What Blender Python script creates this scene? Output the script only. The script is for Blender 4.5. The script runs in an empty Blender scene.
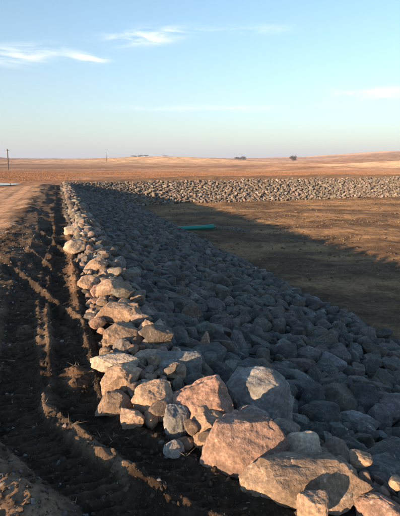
import bpy, bmesh, math, random
import numpy as np
from mathutils import Vector, Matrix

random.seed(7); RNG = np.random.default_rng(11)
scene = bpy.context.scene
col = scene.collection
R = math.radians

# ---------------------------------------------------------------- camera
W_PX, H_PX, F_PX, HORIZON = 400.0, 516.0, 430.0, 162.0
CAM_H = 2.0
PITCH = math.atan((H_PX / 2 - HORIZON) / F_PX)
cam_d = bpy.data.cameras.new('camera'); cam = bpy.data.objects.new('camera', cam_d)
col.objects.link(cam); scene.camera = cam
cam.location = (0, 0, CAM_H); cam.rotation_euler = (math.pi / 2 - PITCH, 0, 0)
cam_d.sensor_fit = 'VERTICAL'; cam_d.sensor_height = 24.0
cam_d.lens = 24.0 * F_PX / H_PX
cam_d.clip_start = 0.05; cam_d.clip_end = 30000

# dam frame: s runs across the crest towards the basin, t along the crest
N = np.array((0.951, 0.309)); U = np.array((-0.309, 0.951))

# ---------------------------------------------------------------- sun and sky
SUN_A = R(33)                                  # how far the sun stands behind the camera
sx, sy = -N * math.cos(SUN_A) - U * math.sin(SUN_A)
SUN_E = math.atan(0.162 * math.cos(SUN_A))
sd = bpy.data.lights.new('sun', 'SUN'); sun = bpy.data.objects.new('sun', sd); col.objects.link(sun)
sd.energy = 5.0; sd.angle = R(0.55); sd.color = (1.0, 0.70, 0.43)
to_sun = Vector((sx * math.cos(SUN_E), sy * math.cos(SUN_E), math.sin(SUN_E)))
sun.rotation_euler = to_sun.to_track_quat('Z', 'Y').to_euler()
sun.location = (-20, -25, 15)

world = bpy.data.worlds.new('World'); scene.world = world; world.use_nodes = True
wt = world.node_tree; wt.nodes.clear()
def wn(kind, **kw):
    n = wt.nodes.new(kind)
    for k, v in kw.items(): setattr(n, k, v)
    return n
def wmath(op, a, b=None, c=None):
    n = wn('ShaderNodeMath', operation=op)
    for i, v in enumerate((a, b, c)):
        if v is None: continue
        if isinstance(v, (int, float)): n.inputs[i].default_value = v
        else: wt.links.new(v, n.inputs[i])
    return n.outputs[0]
w_out = wn('ShaderNodeOutputWorld'); w_bg = wn('ShaderNodeBackground')
sky = wn('ShaderNodeTexSky', sky_type='NISHITA', sun_disc=False, sun_elevation=SUN_E,
         sun_rotation=math.atan2(sx, sy), altitude=400, air_density=1.0, dust_density=0.4, ozone_density=1.0)
SKY_STRENGTH = 0.115
w_bg.inputs['Strength'].default_value = SKY_STRENGTH
tc = wn('ShaderNodeTexCoord'); sep = wn('ShaderNodeSeparateXYZ')
wt.links.new(tc.outputs['Generated'], sep.inputs[0])
az = wmath('ARCTAN2', sep.outputs[0], sep.outputs[1]); el = wmath('ARCSINE', sep.outputs[2])
comb = wn('ShaderNodeCombineXYZ'); wt.links.new(az, comb.inputs[0]); wt.links.new(el, comb.inputs[1])
def px_dir(x, y):
    cx, cy = (x - 200) / F_PX, -(y - 258) / F_PX
    v = Vector((cx, math.cos(PITCH) + cy * math.sin(PITCH), -math.sin(PITCH) + cy * math.cos(PITCH)))
    return v.normalized()
mapn = wn('ShaderNodeMapping'); wt.links.new(comb.outputs[0], mapn.inputs['Vector'])
mapn.inputs['Scale'].default_value = (9, 55, 1); mapn.inputs['Rotation'].default_value = (0, 0, 0.05)
cn = wn('ShaderNodeTexNoise'); wt.links.new(mapn.outputs[0], cn.inputs['Vector'])
cn.inputs['Scale'].default_value = 1.0; cn.inputs['Detail'].default_value = 7; cn.inputs['Roughness'].default_value = 0.62
cn.inputs['Distortion'].default_value = 0.6
total = None
for (px, py, hw, hh, tilt, amp) in ((20, 55, 36, 8, 0.12, 1.05), (144, 37, 38, 7, 0.12, 1.15), (88, 58, 18, 4, -0.1, 0.9),
                                    (372, 93, 42, 6, -0.03, 0.65), (255, 30, 60, 4, 0.0, 0.35), (240, 108, 110, 3, 0.0, 0.45)):
    d = px_dir(px, py); a0, e0 = math.atan2(d.x, d.y), math.asin(d.z)
    da = wmath('SUBTRACT', az, a0); de = wmath('SUBTRACT', el, e0)
    de = wmath('SUBTRACT', de, wmath('MULTIPLY', da, tilt))
    q = wmath('ADD', wmath('POWER', wmath('DIVIDE', da, hw / F_PX), 2.0), wmath('POWER', wmath('DIVIDE', de, hh / F_PX), 2.0))
    g = wmath('MULTIPLY', wmath('EXPONENT', wmath('MULTIPLY', q, -1.4)), amp)
    total = g if total is None else wmath('ADD', total, g)
wisp = wn('ShaderNodeMapRange', interpolation_type='SMOOTHSTEP'); wt.links.new(cn.outputs['Fac'], wisp.inputs['Value'])
wisp.inputs['From Min'].default_value = 0.36; wisp.inputs['From Max'].default_value = 0.72
cfac = wmath('MINIMUM', wmath('MULTIPLY', wmath('MULTIPLY', total, wisp.outputs[0]), 1.05), 0.52)
cmix = wn('ShaderNodeMix', data_type='RGBA'); wt.links.new(cfac, cmix.inputs[0])
veil = wmath('MULTIPLY', wmath('EXPONENT', wmath('MULTIPLY', wmath('MAXIMUM', el, 0.0), -1.0 / R(9.0))), 0.97)   # pale dusty air low in the sky, all round
vmix = wn('ShaderNodeMix', data_type='RGBA'); wt.links.new(veil, vmix.inputs[0])
clear = wn('ShaderNodeVectorMath', operation='MULTIPLY'); wt.links.new(sky.outputs[0], clear.inputs[0]); clear.inputs[1].default_value = (0.89, 1.07, 1.20)
wt.links.new(clear.outputs[0], vmix.inputs[6]); vmix.inputs[7].default_value = (2.22, 2.14, 2.46, 1)
wt.links.new(vmix.outputs[2], cmix.inputs[6]); cmix.inputs[7].default_value = (5.6, 5.5, 5.5, 1)
wt.links.new(cmix.outputs[2], w_bg.inputs['Color']); wt.links.new(w_bg.outputs[0], w_out.inputs[0])

scene.view_settings.view_transform = 'Standard'; scene.view_settings.look = 'None'
scene.view_settings.gamma = 1.0; scene.view_settings.exposure = 1.2
scene.view_settings.use_curve_mapping = False

# ---------------------------------------------------------------- noise (numpy)
def _hash(ix, iy, iz):
    h = (ix * 374761393 + iy * 668265263 + iz * 2147483647 + 1274126177) & 0xFFFFFFFF
    h = ((h ^ (h >> 13)) * 1274126177) & 0xFFFFFFFF
    h = ((h ^ (h >> 16)) * 2246822519) & 0xFFFFFFFF
    return ((h ^ (h >> 15)) & 0xFFFFFF) / float(0xFFFFFF) * 2 - 1
def noise3(x, y, z):
    x, y, z = np.broadcast_arrays(np.asarray(x, float), np.asarray(y, float), np.asarray(z, float))
    ix, iy, iz = (np.floor(v).astype(np.int64) for v in (x, y, z))
    fx, fy, fz = x - ix, y - iy, z - iz
    fx, fy, fz = (v * v * v * (v * (v * 6 - 15) + 10) for v in (fx, fy, fz))
    r = 0
    for dx in (0, 1):
        wx = fx if dx else 1 - fx
        for dy in (0, 1):
            wy = fy if dy else 1 - fy
            for dz in (0, 1):
                r = r + wx * wy * (fz if dz else 1 - fz) * _hash(ix + dx, iy + dy, iz + dz)
    return r
def noise2(x, y, seed=0):
    x, y = np.broadcast_arrays(np.asarray(x, float), np.asarray(y, float))
    ix, iy = np.floor(x).astype(np.int64), np.floor(y).astype(np.int64)
    fx, fy = x - ix, y - iy
    fx, fy = fx * fx * fx * (fx * (fx * 6 - 15) + 10), fy * fy * fy * (fy * (fy * 6 - 15) + 10)
    s = np.int64(seed * 7919)
    return ((1 - fx) * (1 - fy) * _hash(ix, iy, s) + fx * (1 - fy) * _hash(ix + 1, iy, s)
            + (1 - fx) * fy * _hash(ix, iy + 1, s) + fx * fy * _hash(ix + 1, iy + 1, s))
def fbm2(x, y, octv, seed=0, gain=0.5):
    r, a, f = 0, 1.0, 1.0
    for o in range(octv):
        r = r + a * noise2(x * f + 17.3 * o, y * f - 9.1 * o, seed + o); a *= gain; f *= 2.03
    return r
def sstep(a, b, v):
    k = np.clip((v - a) / (b - a), 0, 1); return k * k * (3 - 2 * k)

# ---------------------------------------------------------------- the lie of the land
BED = -1.5
def dam_coords(x, y):
    s = x * N[0] + y * N[1]; t = x * U[0] + y * U[1]
    k = 3.30 - t
    bend = 0.12 + 0.68 * (np.sqrt(k * k + 0.05) + k) / 2          # the rock edge swings right close to the camera
    bend = np.minimum(bend, 3.0)
    return s, t, s - bend
def basin_profile(q):                                             # soil under the rocks, q = metres from the rock edge
    return np.interp(q, [-1, 0.15, 0.65, 2.0, 5.9, 6.4], [0, -0.06, -0.12, -0.58, BED, BED])
def land(x, y):
    """height and soil masks"""
    x = np.asarray(x, float); y = np.asarray(y, float)
    s, t, q = dam_coords(x, y)
    d = np.hypot(x, y)
    # ---- near dam: road, shoulder, churned strip with crawler tracks
    tn = sstep(9.0, 3.5, t)                                       # near the camera
    sh0 = -1.55 + 0.50 * tn + 0.16 * fbm2(t * 0.7, t * 0 + 0.3, 3, 3); sh1 = sh0 + 0.55 - 0.25 * tn + 0.12 * noise2(t * 0.9, 5.3, 4)
    road_z = 0.055 + 0.035 * tn + np.clip(q + 1.4, -5.2, 0) * 0.075
    road_z = road_z + 0.020 * np.cos((q + 1.9) * 2.9) * sstep(-1.5, -2.0, q) + 0.012 * fbm2(x * 1.1, y * 1.1, 3, 21)
    sh = sstep(sh0, sh1, q)
    wind = np.exp(-((q - (sh0 - 0.02)) / 0.22) ** 2) * (0.015 + 0.05 * noise2(t * 1.3, 1.7, 9) * (1 - 0.6 * tn))
    churn = -0.03 + (1 - tn) * (0.02 + 0.06 * sstep(-0.4, -0.8, q)) + (0.032 + 0.02 * (1 - tn)) * fbm2(x * 1.7, y * 1.7, 3, 31) * sstep(0.3, -0.2, q)
    # crawler tracks (grouser bars along the way)
    bar = np.cos(t * 2 * math.pi / 0.085 + 1.5 * noise2(q * 4, t * 0.6, 14))
    tr = 0
    w1 = 0.09 * np.sin(t * 0.55 + 0.6) * sstep(2.5, 4.0, t)
    for c, hw, dep in ((-0.66 + w1, 0.17, 0.025), (-0.14 + w1 * 0.5, 0.15, 0.03)):
        band = sstep(hw + 0.05, hw - 0.03, np.abs(q - c))
        rim = np.exp(-((np.abs(q - c) - hw - 0.055) / 0.035) ** 2) * (0.75 + 0.5 * noise2(t * 2.1, c * 0 + hw * 50, 8))
        tr = tr - band * (dep - 0.013 * bar) + np.clip(rim, 0, 1) * 0.034
    w2 = q + 0.37 - w1 * 0.8
    tr = tr + (0.026 + 0.012 * tn) * np.exp(-((w2 + 0.05 * fbm2(t * 2.3, t * 0, 2, 16)) / (0.05 + 0.02 * noise2(t * 3, t * 0, 17))) ** 2) * sstep(-0.15, 0.35, fbm2(t * 2.0, t * 0 + 2.2, 2, 6) + 0.25)
    # the wheel ruts that swing across from the road
    for c0, k in ((5.6, 0.33), (7.4, 0.27), (9.8, 0.2)):
        w3 = q + 0.15 + (t - c0) * k
        wgt = sstep(c0 - 0.9, c0 + 0.2, t) * sstep(c0 + 4.5, c0 + 2.5, t)
        tr = tr + wgt * (0.06 * np.exp(-((w3 - 0.13) / 0.05) ** 2) - 0.05 * np.exp(-(w3 / 0.09) ** 2))
    clod = 0.016 * fbm2(x * 9, y * 9, 3, 41, 0.6) + 0.03 * np.abs(fbm2(x * 4.2, y * 4.2, 2, 44))
    heap = 0.11 * np.exp(-((t - 3.95) / 0.24) ** 2 - ((q + 0.10) / 0.13) ** 2) + 0.06 * np.exp(-((t - 5.9) / 0.4) ** 2 - ((q + 0.02) / 0.1) ** 2)
    heap = heap + np.exp(-((q - 0.04) / 0.13) ** 2) * sstep(6.0, 7.0, t) * sstep(14, 11, t) * (0.06 + 0.05 * noise2(t * 1.7, q * 2, 19))
    strip = churn + tr + heap * (1 + 0.5 * fbm2(x * 7, y * 7, 2, 46)) + clod * sstep(0.4, 0.0, q)
    crest = road_z * (1 - sh) + strip * sh + wind * sstep(-3, -1.8, q) + (1 - sh) * sstep(-2.2, -1.5, q) * clod * 1.2
    z1 = np.where(q < 0.15, crest, np.minimum(crest * sstep(0.35, 0.15, q), 1) + basin_profile(q))
    # ---- far dam
    tf = t - 0.04 * s
    z2 = np.interp(tf, [35.2, 41.6, 42.3, 50.0], [BED, -0.10, 0.05, 0.05])
    z2 = z2 + 0.26 * sstep(43.5, 46.5, tf) * sstep(4, 16, s) * (1 + 0.35 * fbm2(x * 0.15, y * 0.15, 2, 53))
    z2 = z2 + 0.05 * fbm2(x * 0.8, y * 0.8, 3, 51) * sstep(42, 43, tf)
    z = np.where(s > -1.0, np.maximum(z1, z2), np.maximum(z1, np.minimum(z2, z1)))
    bedm = sstep(5.6, 6.4, q) * sstep(36.0, 34.8, tf)
    z = z + bedm * (0.05 * fbm2(x * 0.35, y * 0.35, 3, 61) + 0.025 * fbm2(x * 2.3, y * 2.3, 3, 62))
    # ---- natural ground outside the dams, and the hills
    far = -1.1 + 0.22 * fbm2(x * 0.02, y * 0.02, 3, 71) * sstep(55, 150, d)
    far = far + 6.4 * sstep(30, 210, x) * np.exp(-((y - 285) / 42) ** 2) + 1.6 * np.exp(-((x - 55) / 26) ** 2 - ((y - 215) / 14) ** 2)
    far = far + 1.2 * np.exp(-((x - 10) / 90) ** 2 - ((y - 330) / 60) ** 2)
    far = far + (5.5 + 7 * noise2(x / 200.0, 3.3, 75) + 9 * sstep(60, 420, x)) * np.exp(-((y - 780 - 0.35 * x) / 130) ** 2) + 5 * sstep(-60, -260, x) * np.exp(-((y - 560 + 0.2 * x) / 90) ** 2)
    ridge = 13 + 6 * sstep(-600, 300, x) + 38 * sstep(200, 1100, x) + 5 * fbm2(x / 330.0, 1.1, 3, 77)
    far = far + ridge * np.exp(-((y - 1750 - 0.1 * x) / 420) ** 2)
    far = far + 8.0 * np.exp(-((x + 55) / 150) ** 2 - ((y - 610) / 85) ** 2) + 5.0 * np.exp(-((x - 190) / 90) ** 2 - ((y - 520) / 60) ** 2)
    far = far - 10 * sstep(2200, 3200, d)
    out = np.maximum.reduce([sstep(-7.2, -10.5, q), np.where(s > 0.5, sstep(49.5, 53.0, tf), sstep(41.5, 45.0, tf))])
    out = np.where((s > 60), np.maximum(out, sstep(60, 66, s)), out)
    z = z * (1 - out) + far * out
    pond = np.exp(-(((x + 41) / 14.0) ** 6 + ((y - 64) / 6.0) ** 4))
    z = z - 0.7 * pond
    return z, dict(s=s, t=t, q=q, tf=tf, d=d, sh=sh, out=out, bed=bedm, pond=pond, strip=sh * sstep(0.6, 0.0, q), clod=clod, heap=heap)
def ground_z(x, y):
    return float(land(np.array([x]), np.array([y]))[0][0])

# ---------------------------------------------------------------- materials
def new_mat(name):
    m = bpy.data.materials.new(name); m.use_nodes = True; nt = m.node_tree
    return m, nt, nt.nodes['Principled BSDF']
def node(nt, kind, **kw):
    n = nt.nodes.new(kind)
    for k, v in kw.items(): setattr(n, k, v)
    return n
def noise_node(nt, vec, scale, detail=4, rough=0.6, dist=0.0):
    n = node(nt, 'ShaderNodeTexNoise'); nt.links.new(vec, n.inputs['Vector'])
    n.inputs['Scale'].default_value = scale; n.inputs['Detail'].default_value = detail
    n.inputs['Roughness'].default_value = rough; n.inputs['Distortion'].default_value = dist
    return n.outputs['Fac']
def ramp(nt, fac, a, b, lo, hi):
    n = node(nt, 'ShaderNodeMapRange', interpolation_type='SMOOTHSTEP'); nt.links.new(fac, n.inputs['Value'])
    n.inputs['From Min'].default_value = a; n.inputs['From Max'].default_value = b
    n.inputs['To Min'].default_value = lo; n.inputs['To Max'].default_value = hi
    return n.outputs[0]
def mul(nt, a, b, op='MULTIPLY'):
    n = node(nt, 'ShaderNodeMath', operation=op)
    for i, v in enumerate((a, b)):
        if isinstance(v, (int, float)): n.inputs[i].default_value = v
        else: nt.links.new(v, n.inputs[i])
    return n.outputs[0]
def mix(nt, fac, a, b, blend='MIX'):
    n = node(nt, 'ShaderNodeMix', data_type='RGBA', blend_type=blend)
    for i, v in ((0, fac), (6, a), (7, b)):
        if isinstance(v, (int, float)): n.inputs[i].default_value = v
        elif isinstance(v, tuple): n.inputs[i].default_value = (*v, 1)
        else: nt.links.new(v, n.inputs[i])
    return n.outputs[2]
def scale_col(nt, c, f):
    n = node(nt, 'ShaderNodeVectorMath', operation='SCALE'); nt.links.new(c, n.inputs[0])
    if isinstance(f, (int, float)): n.inputs['Scale'].default_value = f
    else: nt.links.new(f, n.inputs['Scale'])
    return n.outputs[0]
def bump(nt, bsdf, hs):
    prev = None
    for hgt, strength, dist in hs:
        b = node(nt, 'ShaderNodeBump'); nt.links.new(hgt, b.inputs['Height'])
        b.inputs['Strength'].default_value = strength; b.inputs['Distance'].default_value = dist
        if prev is not None: nt.links.new(prev, b.inputs['Normal'])
        prev = b.outputs[0]
    nt.links.new(prev, bsdf.inputs['Normal'])
def rough_diffuse(bsdf, v=1.0):
    if 'Diffuse Roughness' in bsdf.inputs: bsdf.inputs['Diffuse Roughness'].default_value = v

def stone_material(name, source):
    m, nt, b = new_mat(name)
    geo = node(nt, 'ShaderNodeNewGeometry'); pos = geo.outputs['Position']
    if source == 'object':
        base = node(nt, 'ShaderNodeObjectInfo').outputs['Color']
    else:
        base = node(nt, 'ShaderNodeAttribute', attribute_name='tint').outputs['Color']
    n1 = noise_node(nt, pos, 5.0, 5, 0.62, 0.4); n2 = noise_node(nt, pos, 38.0, 4, 0.7)
    n3 = noise_node(nt, pos, 160.0, 2, 0.6); n4 = noise_node(nt, pos, 2.6, 3, 0.55, 0.8)
    c = scale_col(nt, base, ramp(nt, n1, 0.3, 0.72, 0.62, 1.30))
    c = mix(nt, ramp(nt, n4, 0.52, 0.68, 0.0, 0.32), c, (0.30, 0.19, 0.12))            # iron staining
    c = scale_col(nt, c, ramp(nt, n2, 0.35, 0.68, 0.72, 1.22))
    c = mix(nt, mul(nt, ramp(nt, n2, 0.60, 0.70, 0.0, 1.0), ramp(nt, n1, 0.44, 0.58, 0.0, 0.75)), c, (0.62, 0.57, 0.49))  # pale lichen and quartz
    c = mix(nt, ramp(nt, n3, 0.60, 0.68, 0.0, 0.5), c, (0.07, 0.06, 0.055))           # dark mineral grains
    soil = noise_node(nt, pos, 3.7, 5, 0.7, 0.3)
    c = mix(nt, ramp(nt, soil, 0.58, 0.72, 0.0, 0.6), c, (0.115, 0.080, 0.055))       # smears of earth
    nt.links.new(c, b.inputs['Base Color']); b.inputs['Roughness'].default_value = 0.86
    b.inputs['Specular IOR Level'].default_value = 0.25; rough_diffuse(b, 0.7)
    dis = node(nt, 'ShaderNodeVectorMath', operation='MULTIPLY_ADD'); nz = node(nt, 'ShaderNodeTexNoise'); nt.links.new(pos, nz.inputs['Vector']); nz.inputs['Scale'].default_value = 4.0
    nt.links.new(nz.outputs['Color'], dis.inputs[0]); dis.inputs[1].default_value = (0.25, 0.25, 0.25); nt.links.new(pos, dis.inputs[2])
    v = node(nt, 'ShaderNodeTexVoronoi', feature='DISTANCE_TO_EDGE'); nt.links.new(dis.outputs[0], v.inputs['Vector']); v.inputs['Scale'].default_value = 3.6
    crack = ramp(nt, v.outputs['Distance'], 0.0, 0.035, 0.0, 1.0)
    pit = ramp(nt, noise_node(nt, pos, 17.0, 3, 0.55), 0.30, 0.46, 0.0, 1.0)
    bump(nt, b, ((n1, 0.5, 0.05), (crack, 0.14, 0.008), (pit, 0.5, 0.008), (n2, 0.8, 0.012), (n3, 0.5, 0.003)))
    return m
M_STONE = stone_material('stone', 'object'); M_STONES = stone_material('stone_mass', 'attr')

def ground_material(name, specks, bscale, bump_amt, straw=0.0):
    m, nt, b = new_mat(name)
    pos = node(nt, 'ShaderNodeNewGeometry').outputs['Position']
    base = node(nt, 'ShaderNodeAttribute', attribute_name='tint').outputs['Color']
    n1 = noise_node(nt, pos, bscale * 0.22, 5, 0.65, 0.5); n2 = noise_node(nt, pos, bscale * 2.2, 5, 0.72)
    n3 = noise_node(nt, pos, bscale * 12, 3, 0.65)
    c = scale_col(nt, base, ramp(nt, n1, 0.3, 0.7, 0.60, 1.38))
    c = scale_col(nt, c, ramp(nt, n2, 0.32, 0.68, 0.62, 1.36))
    c = mix(nt, ramp(nt, n3, 0.62, 0.72, 0.0, specks), c, (0.34, 0.27, 0.20))
    if straw:
        mp = node(nt, 'ShaderNodeMapping'); nt.links.new(pos, mp.inputs['Vector']); mp.inputs['Scale'].default_value = (0.35, 1.6, 1)
        n4 = noise_node(nt, mp.outputs[0], 1.6, 5, 0.7, 0.7)
        c = mix(nt, ramp(nt, n4, 0.5, 0.68, 0.0, straw), c, (0.36, 0.25, 0.13))
    nt.links.new(c, b.inputs['Base Color']); b.inputs['Roughness'].default_value = 0.95
    b.inputs['Specular IOR Level'].default_value = 0.12; rough_diffuse(b, 1.0)
    bump(nt, b, ((n1, 0.5, 0.5 / bscale), (n2, bump_amt, 0.12 / bscale), (n3, bump_amt, 0.025 / bscale)))
    return m
M_SOIL = ground_material('crest_soil', 0.55, 6.0, 0.9)
M_ROAD = ground_material('road_gravel', 0.4, 9.0, 0.45)
M_BED = ground_material('basin_soil', 0.25, 4.5, 0.9, 0.30)
M_FIELD = ground_material('prairie', 0.0, 0.35, 0.8, 0.0)

def tint_material(name, rough=0.9, trans=0.0, spec=0.2):
    m, nt, b = new_mat(name)
    base = node(nt, 'ShaderNodeAttribute', attribute_name='tint').outputs['Color']
    pos = node(nt, 'ShaderNodeNewGeometry').outputs['Position']
    c = scale_col(nt, base, ramp(nt, noise_node(nt, pos, 14.0, 3, 0.6), 0.3, 0.7, 0.75, 1.25))
    nt.links.new(c, b.inputs['Base Color']); b.inputs['Roughness'].default_value = rough
    b.inputs['Specular IOR Level'].default_value = spec
    return m
M_GRASS = tint_material('dry_grass'); M_PEBBLE = tint_material('pebbles'); M_TWIG = tint_material('bare_branches')

# ---------------------------------------------------------------- mesh helpers
def mesh_from(name, verts, tris, tint=None, quads=False, smooth=True, sharp=None):
    me = bpy.data.meshes.new(name); k = 4 if quads else 3
    verts = np.asarray(verts, np.float32); tris = np.asarray(tris, np.int32)
    me.vertices.add(len(verts)); me.vertices.foreach_set('co', verts.ravel())
    me.loops.add(len(tris) * k); me.loops.foreach_set('vertex_index', tris.ravel())
    me.polygons.add(len(tris)); me.polygons.foreach_set('loop_start', np.arange(0, len(tris) * k, k, dtype=np.int32))
    me.update(calc_edges=True)
    me.polygons.foreach_set('use_smooth', np.full(len(tris), smooth, bool))
    if tint is not None:
        a = me.attributes.new('tint', 'FLOAT_COLOR', 'POINT')
        c = np.ones((len(verts), 4), np.float32); c[:, :3] = tint
        a.data.foreach_set('color', c.ravel())
    if sharp: me.set_sharp_from_angle(angle=sharp)
    me.validate(); return me
def link(name, me, mat=None, parent=None):
    o = bpy.data.objects.new(name, me); col.objects.link(o)
    if mat and not me.materials: me.materials.append(mat)
    if parent: o.parent = parent
    return o
def tag(o, label=None, cat=None, group=None, kind=None):
    for k, v in (('label', label), ('category', cat), ('group', group), ('kind', kind)):
        if v: o[k] = v
    return o

# ---------------------------------------------------------------- terrain: one sheet, cut into its surfaces
rs = [0.35]
while rs[-1] < 6500:
    r = rs[-1]
    if r < 1.5: k = 0.05
    elif r < 7: k = 0.0046
    elif r < 14: k = 0.007
    elif r < 60: k = 0.011
    elif r < 300: k = 0.018
    else: k = 0.03
    rs.append(r * (1 + k))
rs = np.array(rs)
angs = np.concatenate([np.linspace(-36, 38, 345), np.linspace(38, 324, 110)[1:-1]])
ang = np.radians(angs); nA, nR = len(ang), len(rs)
X = np.outer(rs, np.sin(ang)).ravel(); Y = np.outer(rs, np.cos(ang)).ravel()
X = np.append(X, 0.0); Y = np.append(Y, 0.0)
Z, K = land(X, Y)
s, t, q, tf, d, out, bedm, pondm = (K[k] for k in ('s', 't', 'q', 'tf', 'd', 'out', 'bed', 'pond'))
def lerp(a, b, f): return a * (1 - f[:, None]) + np.array(b) * f[:, None]
tint = np.tile(np.array((0.050, 0.034, 0.023)), (len(X), 1))                      # turned black earth
dry = sstep(0.01, 0.09, Z + 0.02) * K['strip'] * sstep(-0.1, 0.5, fbm2(X * 1.3, Y * 1.3, 3, 81) + 0.25)
tint = lerp(tint, (0.17, 0.118, 0.080), np.clip(dry, 0, 1) * 0.75)                # dry crusts on the ridges
roadf = (1 - K['sh']) * sstep(0.0, -0.2, q)
patch = sstep(0.0, 0.55, fbm2(X * 0.9, Y * 0.9, 4, 85) + 0.6 * sstep(-1.35, -2.6, q) - 0.15 * sstep(3.0, 9, t) + 0.15)
tint = lerp(tint, (0.24, 0.155, 0.10), roadf * patch)
tint = lerp(tint, (0.33, 0.205, 0.13), roadf * sstep(-1.4, -2.4, q) * sstep(6, 14, t) * 0.9)
tint = lerp(tint, (0.19, 0.115, 0.07), sstep(0.02, 0.07, K['heap']) * 0.9)
rut = sum(np.exp(-((q - c_ + 0.06 * noise2(t * 0.4, t * 0 + c_, 33)) / 0.13) ** 2) for c_ in (-2.15, -3.1, -4.1)) * sstep(-0.5, 0.3, fbm2(t * 0.35, q, 3, 34) + 0.25)
tint = lerp(tint, (0.12, 0.085, 0.06), np.clip(roadf * rut, 0, 1) * 0.75)
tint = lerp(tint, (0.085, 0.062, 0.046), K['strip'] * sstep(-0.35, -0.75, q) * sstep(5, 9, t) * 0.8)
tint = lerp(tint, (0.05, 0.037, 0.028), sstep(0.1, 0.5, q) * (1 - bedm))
tint = lerp(tint, (0.092, 0.057, 0.034), bedm)
tint = lerp(tint, (0.25, 0.15, 0.078), bedm * sstep(-0.2, 0.6, fbm2(X * 0.22, Y * 0.5, 4, 91)) * 0.7)
crestf = sstep(41.9, 42.6, tf) * sstep(-1.5, 0.0, s) * (1 - out)
tint = lerp(tint, (0.13, 0.082, 0.05), crestf)
grassc = lerp(np.tile(np.array((0.37, 0.21, 0.125)), (len(X), 1)), (0.40, 0.245, 0.155), sstep(140, 260, d))
fb = fbm2(X * 0.004 + 3, Y * 0.012, 4, 95)
grassc = lerp(grassc, (0.26, 0.15, 0.10), sstep(0.0, 0.6, fb) * sstep(120, 300, d))
grassc = lerp(grassc, (0.46, 0.30, 0.195), sstep(0.1, 0.6, -fb) * sstep(120, 300, d))
grassc = lerp(grassc, (0.20, 0.135, 0.085), sstep(0.25, 0.45, fbm2(X * 0.0025, Y * 0.016, 3, 97)) * sstep(300, 500, d) * 0.7)
grassc = lerp(grassc, (0.42, 0.205, 0.105), sstep(150, 120, Y) * sstep(-0.4, 0.2, fbm2(X * 0.03, Y * 0.09, 3, 131)) * 0.8)
grassc = lerp(grassc, (0.58, 0.41, 0.27), sstep(35, 70, X - 0.1 * (Y - 250)) * sstep(200, 235, Y) * sstep(345, 300, Y) * 0.85)
grassc = lerp(grassc, (0.25, 0.14, 0.09), sstep(-80, 60, X) * sstep(345, 400, Y) * sstep(760, 640, Y) * (0.55 + 0.5 * fbm2(X * 0.006, Y * 0.02, 3, 133)).clip(0, 0.9))
grassc = lerp(grassc, (0.52, 0.36, 0.23), np.exp(-((X + 55) / 190) ** 4 - ((Y - 570) / 75) ** 4) * 0.8)
grassc = lerp(grassc, (0.22, 0.135, 0.09), sstep(640, 700, Y) * sstep(1150, 950, Y) * 0.6)
grassc = lerp(grassc, (0.17, 0.10, 0.065), np.exp(-((X - 52) / 9) ** 2 - ((Y - 203) / 4) ** 2))
grassc = grassc * 0.80
tint = tint * (1 - out[:, None]) + grassc * out[:, None]
idx = np.arange(nR * nA).reshape(nR, nA)
a = idx[:-1]; b = idx[1:]
quads = np.stack([a, b, np.roll(b, -1, 1), np.roll(a, -1, 1)], -1).reshape(-1, 4)[:, ::-1]
fc = quads.mean(1)
def face(v): return v[quads].mean(1)
fq, fo, fbed, ftf, fs_, fd = face(q), face(out), face(bedm), face(tf), face(s), face(d)
fsh = face(K['sh'])
lab = np.zeros(len(quads), int)                                                   # 0 churned crest soil
lab[(fsh < 0.5) & (fq < -0.5)] = 1                                                # road
lab[(fbed > 0.5)] = 2
lab[(ftf > 41.9) & (fs_ > 0.0)] = 4
lab[(fo > 0.5)] = 3
def submesh(name, mask, mat, label, cat):
    f = quads[mask]; used, inv = np.unique(f, return_inverse=True)
    v = np.stack([X, Y, Z], 1)[used]
    o = link(name, mesh_from(name, v, inv.reshape(-1, 4), tint[used], quads=True), mat)
    return tag(o, label, cat, kind='structure')
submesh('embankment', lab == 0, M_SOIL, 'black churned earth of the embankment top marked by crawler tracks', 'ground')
submesh('dirt_road', lab == 1, M_ROAD, 'brown dirt road running along the top of the embankment', 'road')
submesh('basin_floor', lab == 2, M_BED, 'bare brown floor of the empty basin, half in shade', 'ground')
submesh('far_embankment_crest', lab == 4, M_SOIL, 'dark bare earth top of the far embankment behind its rocks', 'ground')
submesh('prairie', lab == 3, M_FIELD, 'dry orange prairie and low rolling hills out to the horizon', 'hills')
cap_r = rs[0]                                                                     # the small disc of ground straight under the camera
cv = [(x, y, z) for x, y, z in zip(X[:nA], Y[:nA], Z[:nA])] + [(0, 0, Z[-1])]
ct = [(i, (i + 1) % nA, nA) for i in range(nA)]
tag(link('ground', mesh_from('ground', cv, [c[::-1] for c in ct], np.tile(tint[-1], (nA + 1, 1))), M_SOIL), 'patch of bare earth where the photographer stands', 'ground', kind='structure')

# water sliver left of the road
mw, ntw, bw = new_mat('pond_water')
bw.inputs['Base Color'].default_value = (0.03, 0.05, 0.06, 1); bw.inputs['Roughness'].default_value = 0.06
pw = noise_node(ntw, node(ntw, 'ShaderNodeNewGeometry').outputs['Position'], 1.5, 3); bump(ntw, bw, ((pw, 0.15, 0.02),))
wv = [(-41 + 14.4 * math.cos(k / 48 * 2 * math.pi) * (1 + 0.03 * math.sin(k * 2.1)), 64 + 6.4 * math.sin(k / 48 * 2 * math.pi), -1.22) for k in range(48)] + [(-41, 64, -1.22)]
tag(link('pond', mesh_from('pond', wv, [(k, (k + 1) % 48, 48) for k in range(48)]), mw), 'thin sliver of blue water in the field left of the road', 'pond', kind='structure')

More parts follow.
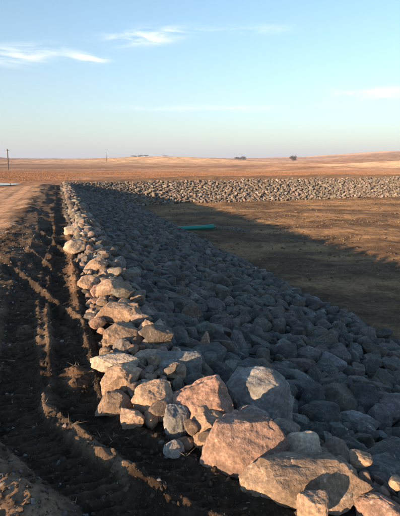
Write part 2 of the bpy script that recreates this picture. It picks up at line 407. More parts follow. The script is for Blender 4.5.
# ---------------------------------------------------------------- stones
ICO = {}
for lv in (1, 2, 3, 4, 5, 6):
    bm = bmesh.new(); bmesh.ops.create_icosphere(bm, subdivisions=lv, radius=1.0)
    ICO[lv] = (np.array([v.co[:] for v in bm.verts]), np.array([[v.index for v in f.verts] for f in bm.faces])); bm.free()
def stone_shape(seed, lv, planes=13, cut=(0.55, 0.92), amp=1.0, boxy=1.0):
    rg = np.random.default_rng(seed); v = ICO[lv][0].copy()
    off = rg.uniform(-50, 50, 3)
    if boxy != 1.0:
        v = np.sign(v) * np.abs(v) ** boxy; v = v * 0.85
    w = v * 1.3 + off
    v = v * (1 + 0.16 * noise3(*(w).T))[:, None]
    for _ in range(planes):
        n = rg.normal(size=3); n /= np.linalg.norm(n)
        dd = rg.uniform(*cut); over = np.clip(v @ n - dd, 0, None)
        v = v - n * (over * 0.93)[:, None]
    rad = v / np.linalg.norm(v, axis=1)[:, None]
    disp = 0.050 * noise3(*(v * 2.6 + off).T) + 0.028 * noise3(*(v * 5.5 - off).T)
    if lv >= 4: disp = disp + 0.016 * noise3(*(v * 11 + off).T)
    if lv >= 5: disp = disp + 0.010 * noise3(*(v * 23 + off).T) - 0.022 * np.clip(0.22 - np.abs(noise3(*(v * 3.1 - 2 * off).T)), 0, 1) / 0.22
    v = v + rad * (disp * amp)[:, None]
    lo, hi = v.min(0), v.max(0)
    return (v - (lo + hi) / 2) / ((hi - lo) / 2)
PALETTE = np.array([(0.27, 0.255, 0.24), (0.34, 0.30, 0.26), (0.36, 0.28, 0.20), (0.37, 0.255, 0.20), (0.20, 0.185, 0.17), (0.46, 0.42, 0.37), (0.30, 0.235, 0.18)])
PW = np.array([0.24, 0.2, 0.14, 0.1, 0.15, 0.06, 0.11])
PALETTE = PALETTE * 0.58 + PALETTE.mean(1, keepdims=True) * 0.42 * np.array((0.99, 1.0, 1.03))
NAMES_C = ['grey', 'light grey', 'tan', 'pinkish', 'dark grey', 'pale', 'brown']

def cam_ray(x, y):
    cx, cy = (x - 200) / F_PX, -(y - 258) / F_PX
    return np.array((cx, math.cos(PITCH) + cy * math.sin(PITCH), -math.sin(PITCH) + cy * math.cos(PITCH)))
def project(x, y, z):
    dep = y * math.cos(PITCH) + (CAM_H - z) * math.sin(PITCH)
    up = (z - CAM_H) * math.cos(PITCH) + y * math.sin(PITCH)
    return 200 + F_PX * x / dep, 258 - F_PX * up / dep, dep

# boulders that stand out in the photograph: box in it (x0, y0, x1, y1), how much they stand above the soil, height/depth, colour, turn, label
TAN, PALE, RED, GREY, DARK, BROWN, PINK = (0.43, 0.295, 0.205), (0.52, 0.41, 0.315), (0.32, 0.205, 0.155), (0.29, 0.275, 0.26), (0.17, 0.16, 0.15), (0.30, 0.215, 0.155), (0.42, 0.255, 0.19)
HERO = [
 ((243, 456, 368, 512), 0.00, 1.0, BROWN, 1.4, 152, 'long brown speckled boulder lying closest to the camera at bottom'),
 ((204, 412, 286, 476), 0.00, 0.85, RED, 0.3, 102, 'reddish brown rough boulder right behind the long brown front boulder'),
 ((189, 409, 233, 449), 0.02, 0.9, TAN, 0.5, 103, 'smooth yellowish tan rounded boulder leaning on the reddish boulder'),
 ((171, 377, 229, 432), 0.02, 1.0, PINK, 0.9, 104, 'big angular wedge boulder with lit pink face and grey sloping top'),
 ((226, 369, 292, 430), 0.07, 1.1, GREY, 0.2, 105, 'large dark boulder whose pale top alone catches the sun'),
 ((132, 381, 172, 420), 0.03, 1.0, TAN, 0.7, 106, 'tan boulder with a pointed top left of the pink wedge boulder'),
 ((102, 362, 141, 396), 0.09, 1.0, TAN, 0.1, 107, 'blocky flat-topped tan boulder at the track side edge'),
 ((92, 353, 139, 374), 0.13, 0.8, PALE, -0.2, 108, 'pale flat boulder resting behind the blocky tan boulder'),
 ((96, 388, 136, 418), -0.02, 0.8, BROWN, 0.4, 109, 'earth-crusted brown boulder below the blocky tan boulder'),
 ((120, 407, 143, 428), -0.02, 0.9, TAN, 0.8, 110, 'small rounded tan stone beside the dark track soil'),
 ((144, 409, 158, 430), 0.0, 1.3, TAN, 0.2, 111, 'small upright tan stone under the pointed boulder'),
 ((164, 407, 189, 441), 0.0, 1.1, GREY, 0.5, 112, 'grey brown stone in shade below the pink wedge boulder'),
 ((162, 440, 184, 457), -0.03, 0.8, GREY, -0.4, 113, 'small grey stone in the shadow, lower of a pair'),
 ((167, 430, 187, 445), -0.03, 0.8, GREY, 0.2, 114, 'small grey stone in the shadow, upper of a pair'),
 ((96, 302, 143, 327), 0.08, 0.95, TAN, 0.2, 115, 'wedge-shaped tan boulder lit from the left with dark gap below'),
 ((78, 276, 99, 295), 0.05, 1.0, TAN, 0.5, 116, 'rounded tan boulder at the left edge of the rock crest'),
 ((97, 279, 131, 304), 0.08, 0.8, TAN, -0.2, 117, 'broad tan boulder right of the rounded boulder at the crest edge'),
 ((102, 322, 141, 352), 0.06, 0.95, BROWN, 0.6, 118, 'peaked brown boulder with a shaded hollow in its side'),
 ((134, 318, 161, 346), 0.10, 1.0, TAN, 1.1, 119, 'upright rounded tan boulder right of the peaked brown boulder'),
 ((149, 335, 171, 350), 0.10, 0.8, PINK, 0.3, 120, 'small reddish tan stone below the upright rounded boulder'),
 ((134, 349, 163, 364), 0.12, 0.7, PALE, 0.0, 121, 'low pale broken stone between the crest boulders'),
 ((171, 346, 182, 358), 0.14, 1.0, PALE, 0.4, 122, 'small pale sunlit stone alone among shaded grey boulders'),
 ((205, 342, 223, 357), 0.08, 0.7, PINK, 0.2, 123, 'pinkish flat sunlit stone alone on the shaded slope'),
 ((200, 332, 210, 348), 0.08, 1.2, PINK, 0.4, 124, 'small upright pink stone just left of the flat pinkish one'),
 ((146, 352, 201, 386), 0.04, 0.85, GREY, -0.3, 125, 'grey shaded boulder behind the pointed tan boulder'),
 ((166, 363, 186, 380), 0.16, 0.8, TAN, 0.1, 126, 'small tan stone perched on the grey shaded boulder'),
 ((156, 377, 168, 391), 0.12, 1.0, PINK, 0.9, 127, 'small pink stone wedged left of the pink wedge boulder'),
 ((202, 376, 219, 394), 0.10, 0.9, PINK, 0.5, 128, 'pink stone between the wedge boulder and pale-topped boulder'),
 ((283, 432, 320, 464), 0.10, 0.9, PALE, 0.7, 129, 'pale bluish angular stone behind the long brown front boulder'),
 ((350, 451, 372, 467), 0.235, 0.8, TAN, 0.1, 130, 'small tan sunlit stone at right behind the front boulder'),
 ((356, 496, 410, 532), 0.0, 0.9, RED, 0.3, 131, 'reddish boulder cut off by the bottom right corner'),
 ((352, 458, 412, 500), -0.02, 0.9, DARK, 0.2, 132, 'dark boulder right of the long brown front boulder'),
 ((297, 493, 328, 522), 0.06, 1.2, TAN, 0.6, 133, 'small tan stone leaning on the face of the front boulder'),
 ((311, 432, 338, 452), -0.05, 0.9, GREY, 0.3, 134, 'rounded grey stone in shade beyond the pale bluish stone'),
 ((338, 409, 378, 436), -0.05, 0.9, GREY, -0.1, 135, 'rounded grey slope boulder at right above the small tan stone'),
 ((64, 239, 85, 254), 0.08, 0.9, PALE, 0.2, 136, 'pale oval boulder at the crest edge, nearer of two alike'),
 ((64, 226, 83, 238), 0.08, 0.9, PALE, -0.2, 137, 'pale oval boulder at the crest edge, farther of two alike'),
 ((84, 258, 108, 278), 0.10, 0.9, TAN, 0.3, 138, 'tan boulder between the pale ovals and the broad tan boulder'),
 ((288, 452, 300, 464), 0.03, 0.8, GREY, 0.6, 139, 'small grey stone tucked behind the front boulder'),
 ((374, 436, 412, 462), -0.05, 0.8, DARK, 0.5, 140, 'dark slope boulder at the right edge above the dark one'),
 ((256, 425, 296, 446), -0.04, 0.9, DARK, 0.1, 141, 'dark low boulder between the pale-topped and bluish stones'),
 ((128, 403, 146, 412), 0.05, 0.8, BROWN, 0.1, 142, 'small brown stone between earth-crusted and pointed boulders'),
]
BOXY = {152: 0.72, 105: 0.75, 107: 0.6, 102: 0.8, 109: 0.8}
hero_pts = []            # (x, y, radius, z top)
for box, zoff, ratio, colr, turn, seed, label in HERO:
    x0, y0, x1, y1 = box; cxp, cyp = (x0 + x1) / 2, (y0 + y1) / 2
    ray = cam_ray(cxp, cyp); down = math.atan2(-ray[2], math.hypot(ray[0], ray[1]))
    zc = 0.12
    for _ in range(8):
        k = (zc - CAM_H) / ray[2]; px, py = ray[0] * k, ray[1] * k
        dep = py * math.cos(PITCH) + (CAM_H - zc) * math.sin(PITCH)
        wid = (x1 - x0) / F_PX * dep; happ = (y1 - y0) / F_PX * dep / 1.02
        D = happ / math.sqrt((ratio * math.cos(down)) ** 2 + math.sin(down) ** 2)
        D = min(D, wid * 1.15); Hh = math.sqrt(max((happ / 1.0) ** 2 - (D * math.sin(down)) ** 2, (0.5 * happ) ** 2)) / math.cos(down)
        g = ground_z(px, py)
        zc = 0.5 * zc + 0.5 * (g + zoff + 0.36 * Hh)
    big = wid * dep ** -1 > 0.09
    shp = stone_shape(seed, 6 if big else 5, 15 if big else 11, boxy=BOXY.get(seed, 1.0))
    me = mesh_from('boulder', shp, ICO[6 if big else 5][1], sharp=R(48))
    o = link('boulder', me, M_STONE)
    o.scale = (wid / 2 * 1.05, D / 2 * 1.08, Hh / 2 * 1.05); o.location = (px, py, zc)
    o.rotation_euler = (0, 0, -math.atan2(px, py) + (turn - 0.4) * 0.35)
    o.color = (*(v_ * 0.95 for v_ in colr), 1); tag(o, label, 'boulder', 'boulders along the crest edge')
    hero_pts.append((px, py, max(wid, D) / 2, label, cxp, cyp, wid))

# scatter: dart throwing with big stones first, then smaller ones into the gaps
def scatter(cands, sizes, over):
    cell = 0.9; grid = {}; keep = []
    for hx, hy, hr, *_ in hero_pts:
        grid.setdefault((int(hx // cell), int(hy // cell)), []).append((hx, hy, hr))
    for i in range(len(cands)):
        x, y = cands[i]; r = sizes[i]; cx_, cy_ = int(x // cell), int(y // cell); ok = True
        for ax in (-1, 0, 1):
            for ay in (-1, 0, 1):
                for (ox, oy, orr) in grid.get((cx_ + ax, cy_ + ay), ()):
                    if (x - ox) ** 2 + (y - oy) ** 2 < (over * (r + orr)) ** 2: ok = False; break
                if not ok: break
            if not ok: break
        if ok:
            grid.setdefault((cx_, cy_), []).append((x, y, r)); keep.append(i)
    return keep
def make_field(n, s_rng, t_rng, rmin, rmax, seed, over, inside, power=2.3, shrink=0.0):
    rg = np.random.default_rng(seed)
    ss = rg.uniform(*s_rng, n); tt = rg.uniform(*t_rng, n)
    x = ss * N[0] + tt * U[0]; y = ss * N[1] + tt * U[1]
    r = rmin + (rmax - rmin) * rg.uniform(0, 1, n) ** power
    r = r * (1 - shrink * sstep(3.5, 13.0, tt))
    if shrink: r = np.where(dam_coords(x, y)[2] < 0.95, np.minimum(r, 0.065 + 0.45 * (r - 0.065)), r)
    m = inside(x, y); x, y, r = x[m], y[m], r[m]
    o = np.argsort(-r); x, y, r = x[o], y[o], r[o]
    k = scatter(np.stack([x, y], 1).tolist(), r.tolist(), over)
    return x[k], y[k], r[k]
def in_near(x, y):
    s, t, q = dam_coords(x, y); edge = 0.10 + 0.10 * noise2(t * 1.1, 0.5, 5) + 0.30 * sstep(9.0, 6.5, t)
    toe = 5.75 + 0.35 * noise2(t * 0.5, 1.5, 6)
    return (q > edge) & (q < toe) & (y > 0.9) & (t - 0.04 * s < 42.0)
def in_far(x, y):
    s, t, q = dam_coords(x, y); tf = t - 0.04 * s
    return (tf > 35.0 + 0.6 * fbm2(s * 0.4, s * 0 + 2.5, 3, 6)) & (tf < 42.25 + 0.35 * fbm2(s * 0.9, s * 0 + 2.5, 3, 7)) & (q > 0.2) & ~in_near(x, y)
nx, ny, nr = make_field(110000, (-0.3, 9.0), (-0.8, 42.5), 0.05, 0.175, 5, 0.74, in_near, 2.4, 0.22)
def in_berm(x, y):
    s, t, q = dam_coords(x, y)
    return (q > 0.28 + 0.32 * sstep(10.0, 8.0, t)) & (q < 1.15 + 0.12 * sstep(10.0, 8.0, t) + 0.15 * noise2(t * 1.3, 4.5, 8)) & (t > 2.2) & (t - 0.04 * s < 40.5)
bx_, by_, br_ = make_field(16000, (-0.3, 3.0), (1.5, 41), 0.05, 0.125, 15, 0.92, in_berm, 1.6)
n_low = len(nx); nx, ny, nr = np.append(nx, bx_), np.append(ny, by_), np.append(nr, br_)
fx_, fy_, fr_ = make_field(60000, (-0.5, 50), (34.5, 46), 0.05, 0.165, 6, 0.74, in_far, 4.0)
def rot_matrices(n, rg, tilt):
    az = rg.uniform(0, 2 * math.pi, n); a = rg.normal(0, tilt, n); b = rg.normal(0, tilt, n)
    ca, sa, cb, sb, cz, sz = np.cos(a), np.sin(a), np.cos(b), np.sin(b), np.cos(az), np.sin(az)
    O, I = np.zeros(n), np.ones(n)
    Rx = np.array([[I, O, O], [O, ca, -sa], [O, sa, ca]]); Ry = np.array([[cb, O, sb], [O, I, O], [-sb, O, cb]]); Rz = np.array([[cz, -sz, O], [sz, cz, O], [O, O, I]])
    return np.einsum('ijn,jkn,kln->nil', Rz, Ry, Rx), np.stack([a, b, az], 1)
def dress(x, y, r, seed, lift):
    rg = np.random.default_rng(seed); n = len(x)
    dims = np.stack([r * rg.uniform(1.0, 1.55, n), r * rg.uniform(0.75, 1.15, n), r * rg.uniform(0.5, 1.0, n)], 1)
    g, K = land(x, y)
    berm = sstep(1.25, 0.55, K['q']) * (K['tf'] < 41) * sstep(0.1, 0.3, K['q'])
    g = g + 0.13 * berm * rg.uniform(0.3, 1.2, n)
    z = g + dims[:, 2] * rg.uniform(0.25, 0.75, n) + lift * rg.uniform(0, 1, n) * (r / 0.15)
    ci = rg.choice(len(PALETTE), n, p=PW)
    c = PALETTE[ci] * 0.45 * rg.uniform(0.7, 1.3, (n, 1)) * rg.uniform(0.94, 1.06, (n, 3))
    c = c * (1 + np.array((0.95, 0.72, 0.52)) * (berm[:, None] > 0.3))  # crest stones lightened and warmed: sunlight put into their colour
    M, E = rot_matrices(n, rg, 0.42)
    return dims, z, ci, c, M, E, K
SH = {lv: [stone_shape(500 + i, lv, 9, (0.46, 0.90)) for i in range(24)] for lv in (1, 2, 3)}
def merge(x, y, z, dims, M, c, lv, pick):
    base = np.array(SH[lv]); F = ICO[lv][1]; nv = base.shape[1]
    V = np.einsum('nij,nvj->nvi', M, base[pick] * dims[:, None, :]) + np.stack([x, y, z], 1)[:, None, :]
    T = F[None] + (np.arange(len(x)) * nv)[:, None, None]
    return V.reshape(-1, 3), T.reshape(-1, 3), np.repeat(c, nv, 0)

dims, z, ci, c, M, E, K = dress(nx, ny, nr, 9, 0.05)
top = np.arange(len(nx)) >= n_low
z[top] += 0.10 + 0.05 * sstep(9, 4, K['t'][top]) - 0.09 * sstep(0.7, 1.2, K['q'][top])
px, py, dep = project(nx, ny, z)
app = nr / dep * ((px > -8) & (px < 408) & (py < 530))
order = np.argsort(-app); N_IND = 300 - len(HERO)
ind = order[:N_IND]; rest_mask = np.ones(len(nx), bool); rest_mask[ind] = False
pickn = np.random.default_rng(3).integers(0, 24, len(nx))
meshes = []
for i in range(24):
    me = mesh_from('boulder', stone_shape(500 + i, 5, 9, (0.46, 0.90)), ICO[5][1], sharp=R(48)); me.materials.append(M_STONE); meshes.append(me)
ORD = ['nearest', 'second nearest', 'third nearest', 'fourth nearest', 'fifth nearest', 'sixth nearest', 'seventh nearest', 'eighth nearest', 'ninth nearest', 'tenth nearest']
SHORT = {152: 'long brown front boulder', 104: 'pink wedge boulder', 105: 'dark pale-topped boulder', 106: 'pointed tan boulder', 115: 'wedge-shaped tan boulder',
         117: 'broad tan boulder', 119: 'upright rounded tan boulder', 123: 'flat pinkish sunlit stone', 129: 'pale bluish stone', 130: 'small tan sunlit stone at right', 138: 'tan boulder past the pale ovals',
         136: 'nearer pale oval boulder', 132: 'dark boulder at right', 135: 'rounded grey slope boulder'}
land_marks = [(p[4], p[5], SHORT[h[5]]) for p, h in zip(hero_pts, HERO) if h[5] in SHORT]
buckets = {}
for i in ind:
    o = bpy.data.objects.new('boulder', meshes[pickn[i]]); col.objects.link(o)
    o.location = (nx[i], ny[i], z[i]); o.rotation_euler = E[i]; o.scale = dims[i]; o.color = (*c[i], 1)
    o['category'] = 'boulder'; o['group'] = 'riprap boulders on the near bank'
    best = min(land_marks, key=lambda m: (m[0] - px[i]) ** 2 + (m[1] - py[i]) ** 2)
    dx, dy = px[i] - best[0], py[i] - best[1]
    side = ('right of' if dx > 0 else 'left of') if abs(dx) > abs(dy) else ('below' if dy > 0 else 'above')
    buckets.setdefault((NAMES_C[ci[i]], side, best[2]), []).append((dx * dx + dy * dy, o, i))
for (cn_, side, lm), lst in buckets.items():
    lst.sort(key=lambda e: e[0])
    for k, (dd, o, i) in enumerate(lst):
        if k < len(ORD) and dd < 105 ** 2:
            o['label'] = ('%s boulder in the riprap %s the %s' % (cn_, side, lm)) if len(lst) == 1 else ('%s %s riprap boulder %s the %s' % (ORD[k], cn_, side, lm))
        else:
            o['label'] = 'shaded %s stone out on the sloping riprap bank' % cn_; o['group'] = 'shaded %s stones on the riprap slope' % cn_
rm = np.where(rest_mask)[0]
parts = []
near_m = rm[dep[rm] < 13]; far_m = rm[dep[rm] >= 13]
for sel, lv in ((near_m, 3), (far_m, 2)):
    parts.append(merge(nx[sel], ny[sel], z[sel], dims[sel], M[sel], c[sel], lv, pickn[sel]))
def join(parts):
    V, T, C, o = [], [], [], 0
    for v, f, cc in parts: V.append(v); T.append(f + o); C.append(cc); o += len(v)
    return np.concatenate(V), np.concatenate(T), np.concatenate(C)
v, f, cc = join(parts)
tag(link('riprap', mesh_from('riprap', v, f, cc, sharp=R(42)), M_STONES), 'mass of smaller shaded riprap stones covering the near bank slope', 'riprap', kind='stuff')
# small rubble filling the gaps of the near bank
rg = np.random.default_rng(77)
gx, gy, gr = [], [], []
n = 9000; ss = rg.uniform(-0.2, 8.8, n); tt = rg.uniform(0.0, 25, n) ** 1.0
x = ss * N[0] + tt * U[0]; y = ss * N[1] + tt * U[1]; m = in_near(x, y); x, y = x[m], y[m]
r = rg.uniform(0.025, 0.075, len(x)); d2, z2, ci2, c2, M2, E2, K2 = dress(x, y, r, 78, 0.05)
pk = rg.integers(0, 24, len(x)); v, f, cc = merge(x, y, z2 + 0.02, d2, M2, c2 * 0.85, 2, pk)
tag(link('rubble', mesh_from('rubble', v, f, cc, sharp=R(42)), M_STONES), 'small broken rubble in the gaps between the riprap boulders', 'rubble', kind='stuff')
# tan stones packed between the crest boulders
def in_gap(x, y):
    s, t, q = dam_coords(x, y); return (q > 0.16) & (q < 0.75) & (t > 1.6) & (t < 11)
ax_, ay_, ar_ = make_field(5000, (-0.2, 2.6), (1.2, 11.5), 0.03, 0.085, 25, 0.72, in_gap, 1.3)
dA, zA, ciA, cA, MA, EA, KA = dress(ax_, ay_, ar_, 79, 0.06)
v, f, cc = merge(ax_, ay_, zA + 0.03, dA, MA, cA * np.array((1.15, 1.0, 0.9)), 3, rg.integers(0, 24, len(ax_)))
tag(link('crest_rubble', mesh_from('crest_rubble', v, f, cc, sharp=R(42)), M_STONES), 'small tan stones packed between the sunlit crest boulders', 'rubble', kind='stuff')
# far bank
dF, zF, ciF, cF, MF, EF, KF = dress(fx_, fy_, fr_, 19, 0.05)
v, f, cc = merge(fx_, fy_, zF, dF, MF, cF * np.array((1.62, 1.45, 1.28)) * (0.75 + 0.5 * np.random.default_rng(8).uniform(0, 1, (len(fx_), 1))), 2, np.random.default_rng(4).integers(0, 24, len(fx_)))  # stone colour brightened and warmed to carry the sun on this bank
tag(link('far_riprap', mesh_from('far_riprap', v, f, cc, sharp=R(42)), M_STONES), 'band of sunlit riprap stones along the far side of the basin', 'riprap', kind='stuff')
print('STONES near', len(nx), 'far', len(fx_))

# ---------------------------------------------------------------- clods, pebbles, straw on the crest
rg = np.random.default_rng(21)
n = 20000; tt = 1.2 + 13 * rg.uniform(0, 1, n) ** 1.8; qq = rg.uniform(-2.2, 0.35, n)
k = 3.30 - tt; ss = qq + np.minimum(0.12 + 0.68 * (np.sqrt(k * k + 0.05) + k) / 2, 3.0)
x = ss * N[0] + tt * U[0]; y = ss * N[1] + tt * U[1]
r = 0.0035 + 0.017 * rg.uniform(0, 1, n) ** 7
g, K = land(x, y)
dm = np.stack([r * rg.uniform(1, 1.4, n), r, r * rg.uniform(0.6, 0.9, n)], 1)
Mx, Ex = rot_matrices(n, rg, 0.8)
pebble = rg.uniform(0, 1, n) < np.where(qq < -0.75, 0.35, 0.05)
cc = np.where(pebble[:, None], PALETTE[rg.integers(0, 7, n)] * 0.55, np.array((0.05, 0.036, 0.026)) * rg.uniform(0.7, 1.7, (n, 1)))
v, f, cl = merge(x, y, g + dm[:, 2] * 0.45, dm, Mx, cc, 1, rg.integers(0, 24, n))
tag(link('clods', mesh_from('clods', v, f, cl, smooth=False), M_PEBBLE), 'earth clods and pebbles strewn over the crest soil', 'gravel', kind='stuff')
def blades(xs, ys, zs, h, w, lean, cols, rg, per):
    n = len(xs); V = np.zeros((n, per, 3, 3)); a = rg.uniform(0, 2 * math.pi, (n, per)); l = lean * rg.uniform(0.2, 1, (n, per)); b = rg.uniform(0, 2 * math.pi, (n, per))
    hh = h[:, None] * rg.uniform(0.6, 1.1, (n, per)); sp = h[:, None] * 0.25
    bx = xs[:, None] + sp * rg.normal(0, 1, (n, per)); by = ys[:, None] + sp * rg.normal(0, 1, (n, per)); bz = np.repeat(zs[:, None], per, 1)
    ww = w[:, None]
    V[:, :, 0] = np.stack([bx - ww * np.cos(a), by - ww * np.sin(a), bz], -1); V[:, :, 1] = np.stack([bx + ww * np.cos(a), by + ww * np.sin(a), bz], -1)
    V[:, :, 2] = np.stack([bx + hh * l * np.cos(b), by + hh * l * np.sin(b), bz + hh], -1)
    return V.reshape(-1, 3), np.arange(n * per * 3).reshape(-1, 3), np.repeat(cols, per * 3, 0)
# straw litter on the soil
n = 90; tt = rg.uniform(1.6, 7, n); qq = rg.uniform(-1.4, 0.1, n); k = 3.30 - tt
ss = qq + np.minimum(0.12 + 0.68 * (np.sqrt(k * k + 0.05) + k) / 2, 3.0)
x = ss * N[0] + tt * U[0]; y = ss * N[1] + tt * U[1]; g, _ = land(x, y)
v, f, cl = blades(x, y, g + 0.005, rg.uniform(0.015, 0.05, n), np.full(n, 0.0022), 3.5, np.array((0.45, 0.33, 0.19)) * rg.uniform(0.6, 1.2, (n, 1)), rg, 3)
tag(link('straw', mesh_from('straw', v, f, cl, smooth=False), M_GRASS), 'loose straw stalks lying on the dark track soil', 'straw', kind='stuff')
# dry grass beyond the dams and stubble on the basin floor
n = 42000; Yd = 52 + 95 * rg.uniform(0, 1, n) ** 1.2; x = rg.uniform(-0.62, 0.62, n) * Yd; y = Yd
g, K = land(x, y); m = (K['out'] > 0.8) & (K['pond'] < 0.05) & ~((x < -14) & (y < 74)); x, y, g = x[m], y[m], g[m]
den = fbm2(x * 0.05, y * 0.05, 3, 111); m = den > -0.45; x, y, g, den = x[m], y[m], g[m], den[m]; n = len(x)
cl0 = np.array((0.31, 0.165, 0.092)) * rg.uniform(0.8, 1.15, (n, 1)) * np.array((1, 1, 1))
v, f, cl = blades(x, y, g - 0.02, rg.uniform(0.08, 0.26, n), np.full(n, 0.035), 0.6, cl0, rg, 4)
tag(link('dry_grass', mesh_from('dry_grass', v, f, cl, smooth=False), M_GRASS), 'band of tall orange dry grass beyond the far embankment', 'grass', kind='stuff')
n = 26000; x = rg.uniform(-8, 40, n); y = rg.uniform(6, 50, n); g, K = land(x, y)
m = (K['bed'] > 0.6) & (fbm2(x * 0.3, y * 0.5, 4, 121, 0.7) > 0.22); x, y, g = x[m], y[m], g[m]; n = len(x)
cl0 = np.array((0.40, 0.26, 0.13)) * rg.uniform(0.5, 1.2, (n, 1))
v, f, cl = blades(x, y, g - 0.01, rg.uniform(0.02, 0.07, n), np.full(n, 0.007), 1.2, cl0, rg, 5)
tag(link('stubble', mesh_from('stubble', v, f, cl, smooth=False), M_GRASS), 'sparse short dry stubble on the basin floor', 'grass', kind='stuff')

n = 16000; x = rg.uniform(-8, 34, n); y = 6 + 36 * rg.uniform(0, 1, n) ** 0.8; g, K = land(x, y)
m = (K['bed'] > 0.7) & (fbm2(x * 0.5, y * 0.7, 3, 141) > -0.05); x, y, g = x[m], y[m], g[m]; n = len(x)
r = 0.012 + 0.045 * rg.uniform(0, 1, n) ** 4; cc = np.array((0.13, 0.085, 0.052)) * rg.uniform(0.6, 1.6, (n, 1))
k = 260; f_ = rg.uniform(0, 1, k); rx = np.array([cam_ray(215 + 34 * a_ + rg.normal(0, 0.6), 227.6 + 2.6 * a_ + rg.normal(0, 0.5)) for a_ in f_]); kk = (BED - CAM_H) / rx[:, 2]
x = np.append(x, rx[:, 0] * kk); y = np.append(y, rx[:, 1] * kk); g = np.append(g, land(rx[:, 0] * kk, rx[:, 1] * kk)[0])
r = np.append(r, rg.uniform(0.02, 0.06, k)); cc = np.concatenate([cc, np.array((0.15, 0.135, 0.115)) * rg.uniform(0.6, 1.2, (k, 1))]); n = len(x)
dm = np.stack([r * rg.uniform(1, 1.5, n), r, r * rg.uniform(0.5, 0.8, n)], 1); Mx, Ex = rot_matrices(n, rg, 0.6)
v, f, cl = merge(x, y, g + dm[:, 2] * 0.3, dm, Mx, cc, 1, rg.integers(0, 24, n))
tag(link('basin_clods', mesh_from('basin_clods', v, f, cl, smooth=False), M_PEBBLE), 'small clods and washed gravel strewn over the basin floor', 'gravel', kind='stuff')

# ---------------------------------------------------------------- teal pipe
mp_, ntp, bp = new_mat('teal_plastic')
pn = noise_node(ntp, node(ntp, 'ShaderNodeNewGeometry').outputs['Position'], 6, 4)
ntp.links.new(mix(ntp, ramp(ntp, pn, 0.52, 0.7, 0, 0.5), (0.012, 0.23, 0.19), (0.08, 0.12, 0.09)), bp.inputs['Base Color'])
bp.inputs['Roughness'].default_value = 0.42
def tube(path_r, seg=28):
    """rings of (x, radius) along x, closed loop profile so that the pipe has wall thickness"""
    V, T = [], []; n = len(path_r)
    for (x_, r_) in path_r:
        for k in range(seg):
            a_ = 2 * math.pi * k / seg; V.append((x_, r_ * math.cos(a_), r_ * math.sin(a_)))
    for i in range(n):
        j = (i + 1) % n
        for k in range(seg):
            k2 = (k + 1) % seg; T.append((i * seg + k, i * seg + k2, j * seg + k2, j * seg + k))
    return V, T
def world_at(px_, py_, z_):
    r_ = cam_ray(px_, py_); k = (z_ - CAM_H) / r_[2]; return Vector((r_[0] * k, r_[1] * k, z_))
A = world_at(176, 228.6, BED + 0.12); B = world_at(213.5, 226.6, BED + 0.16)
L = (B - A).length
root = bpy.data.objects.new('drain_pipe', None); col.objects.link(root); root.location = A
root.rotation_euler = (B - A).to_track_quat('X', 'Z').to_euler()
tag(root, 'teal plastic drain pipe lying on the shaded basin floor', 'pipe')
v, f = tube([(0, 0.11), (L - 0.25, 0.11), (L - 0.25, 0.098), (0, 0.098)]); me = mesh_from('pipe_barrel', v, f, quads=True, sharp=R(35)); link('pipe_barrel', me, mp_, root)
v, f = tube([(L - 0.30, 0.112), (L - 0.24, 0.128), (L, 0.128), (L, 0.112), (L - 0.24, 0.112)]); me = mesh_from('pipe_socket', v, f, quads=True, sharp=R(35)); link('pipe_socket', me, mp_, root)

# ---------------------------------------------------------------- poles and trees far off
mwd, ntd, bd = new_mat('weathered_wood')
wnn = noise_node(ntd, node(ntd, 'ShaderNodeNewGeometry').outputs['Position'], 3, 4)
ntd.links.new(mix(ntd, wnn, (0.07, 0.055, 0.045), (0.13, 0.105, 0.085)), bd.inputs['Base Color']); bd.inputs['Roughness'].default_value = 0.9
mgl, ntg, bg_ = new_mat('insulator_glaze'); bg_.inputs['Base Color'].default_value = (0.25, 0.22, 0.2, 1); bg_.inputs['Roughness'].default_value = 0.3
def lathe(prof, seg=12):
    V, T = [], []
    for (r_, z_) in prof:
        for k in range(seg): V.append((r_ * math.cos(2 * math.pi * k / seg), r_ * math.sin(2 * math.pi * k / seg), z_))
    for i in range(len(prof) - 1):
        for k in range(seg): k2 = (k + 1) % seg; T.append((i * seg + k, i * seg + k2, (i + 1) * seg + k2, (i + 1) * seg + k))
    T.append(tuple(range((len(prof) - 1) * seg, len(prof) * seg))); return V, T
def py_mesh(name, V, T): 
    me = bpy.data.meshes.new(name); me.from_pydata(V, [], T); me.update(); return me
def box(cx_, cy_, cz_, dx, dy, dz):
    V = [(cx_ + i * dx / 2, cy_ + j * dy / 2, cz_ + k * dz / 2) for i in (-1, 1) for j in (-1, 1) for k in (-1, 1)]
    return V, [(0, 1, 3, 2), (4, 6, 7, 5), (0, 4, 5, 1), (2, 3, 7, 6), (0, 2, 6, 4), (1, 5, 7, 3)]
def pole(pxx, dist, height, rad, label, lean=0.0):
    r_ = cam_ray(pxx, 162); x_, y_ = r_[0] / r_[1] * dist, dist
    root = bpy.data.objects.new('utility_pole', None); col.objects.link(root); root.location = (x_, y_, ground_z(x_, y_) - 0.3)
    tag(root, label, 'pole', 'utility poles in the fields'); root.rotation_euler = (0, R(lean), 0)
    link('post', py_mesh('post', *lathe([(rad, 0), (rad * 0.9, height * 0.5), (rad * 0.72, height), (0.02, height + 0.08)])), mwd, root)
    arm = link('crossarm', py_mesh('crossarm', *box(0, rad + 0.06, height - 0.5, 1.2, 0.12, 0.14)), mwd, root)
    for xx in (-0.5, 0.0, 0.5):
        V, T = lathe([(0.04, height - 0.43), (0.07, height - 0.33), (0.05, height - 0.28), (0.07, height - 0.22), (0.02, height - 0.16)], 8)
        link('insulator', py_mesh('insulator', [(a_ + xx, b_ + rad + 0.06, c_) for a_, b_, c_ in V], T), mgl, arm)
pole(7.5, 178, 8.5, 0.24, 'thick dark utility pole standing in the field at far left', 3.0)
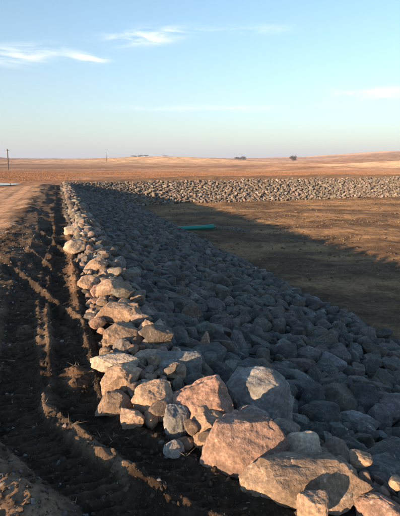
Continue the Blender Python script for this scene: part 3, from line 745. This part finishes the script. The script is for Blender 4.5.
pole(106.5, 520, 11.5, 0.26, 'thin distant utility pole on the left horizon')

def tree(pxx, dist, hgt, wid, label, seed):
    rg = np.random.default_rng(seed); r_ = cam_ray(pxx, 162); x_, y_ = r_[0] / r_[1] * dist, dist
    root = bpy.data.objects.new('tree', None); col.objects.link(root); root.location = (x_, y_, ground_z(x_, y_) - 0.2)
    tag(root, label, 'tree', 'trees on the horizon')
    V, T = [], []
    def limb(p, q_, r0, r1):
        dv = np.array(q_) - np.array(p); a_ = np.cross(dv, (0.3, 0.9, 0.2)); a_ = a_ / np.linalg.norm(a_); b_ = np.cross(dv, a_); b_ = b_ / np.linalg.norm(b_); o_ = len(V)
        for pt, rr in ((p, r0), (q_, r1)):
            for k in range(6): V.append(tuple(np.array(pt) + rr * (a_ * math.cos(k * math.pi / 3) + b_ * math.sin(k * math.pi / 3))))
        for k in range(6): T.append((o_ + k, o_ + (k + 1) % 6, o_ + 6 + (k + 1) % 6, o_ + 6 + k))
    limb((0, 0, 0), (0.1, 0, hgt * 0.45), hgt * 0.045, hgt * 0.03)
    tips = []
    for k in range(9):
        a_ = k * 2.4 + rg.uniform(0, 0.5); e = (math.cos(a_) * wid * rg.uniform(0.2, 0.42), math.sin(a_) * wid * rg.uniform(0.2, 0.42), hgt * rg.uniform(0.5, 0.9))
        limb((0.1, 0, hgt * rg.uniform(0.2, 0.45)), e, hgt * 0.02, hgt * 0.006); tips.append(e)
    link('trunk', py_mesh('trunk', V, T), mwd, root)
    tips = np.array(tips); n = 1600; ctr = tips[rg.integers(0, 9, n)] + rg.normal(0, 1, (n, 3)) * np.array((wid * 0.13, wid * 0.13, hgt * 0.11))
    ctr[:, 2] = np.clip(ctr[:, 2], hgt * 0.12, None)
    sz = hgt * 0.035; tri = ctr[:, None, :] + rg.normal(0, sz, (n, 3, 3))
    cl = np.repeat(np.array((0.085, 0.062, 0.045)) * rg.uniform(0.6, 1.5, (n, 1)), 3, 0)
    link('crown', mesh_from('crown', tri.reshape(-1, 3), np.arange(n * 3).reshape(-1, 3), cl, smooth=False), M_TWIG, root)
tree(293, 760, 11, 11, 'single dark tree on the hillside right of centre', 1)
tree(237.5, 1250, 13, 17, 'wide bare tree on the horizon, left half of a clump', 2)
tree(243, 1270, 14, 17, 'wide bare tree on the horizon, right half of a clump', 3)
tree(134, 640, 3.0, 8.5, 'low bare tree on the left horizon, leftmost of a row', 4)
tree(140, 645, 3.4, 9, 'low bare tree in the middle of the left horizon row', 5)
tree(146, 640, 2.8, 8, 'low bare tree on the left horizon, rightmost of a row', 6)
tree(165, 650, 2.0, 9, 'small faint tree on the horizon right of the tree row', 7)

# ---------------------------------------------------------------- dusty evening air
V, T = box(0, 0, 32.0, 13400, 13400, 94.0)
mh = bpy.data.materials.new('haze_air'); mh.use_nodes = True; nth = mh.node_tree; nth.nodes.clear()
ho = nth.nodes.new('ShaderNodeOutputMaterial'); hv = nth.nodes.new('ShaderNodeVolumePrincipled')
hv.inputs['Color'].default_value = (0.62, 0.76, 1.0, 1); hv.inputs['Density'].default_value = 0.00018; hv.inputs['Anisotropy'].default_value = 0.0
nth.links.new(hv.outputs[0], ho.inputs['Volume'])
tag(link('haze', py_mesh('haze', V, T), mh), 'thin pale evening haze over the prairie', 'haze', kind='stuff')
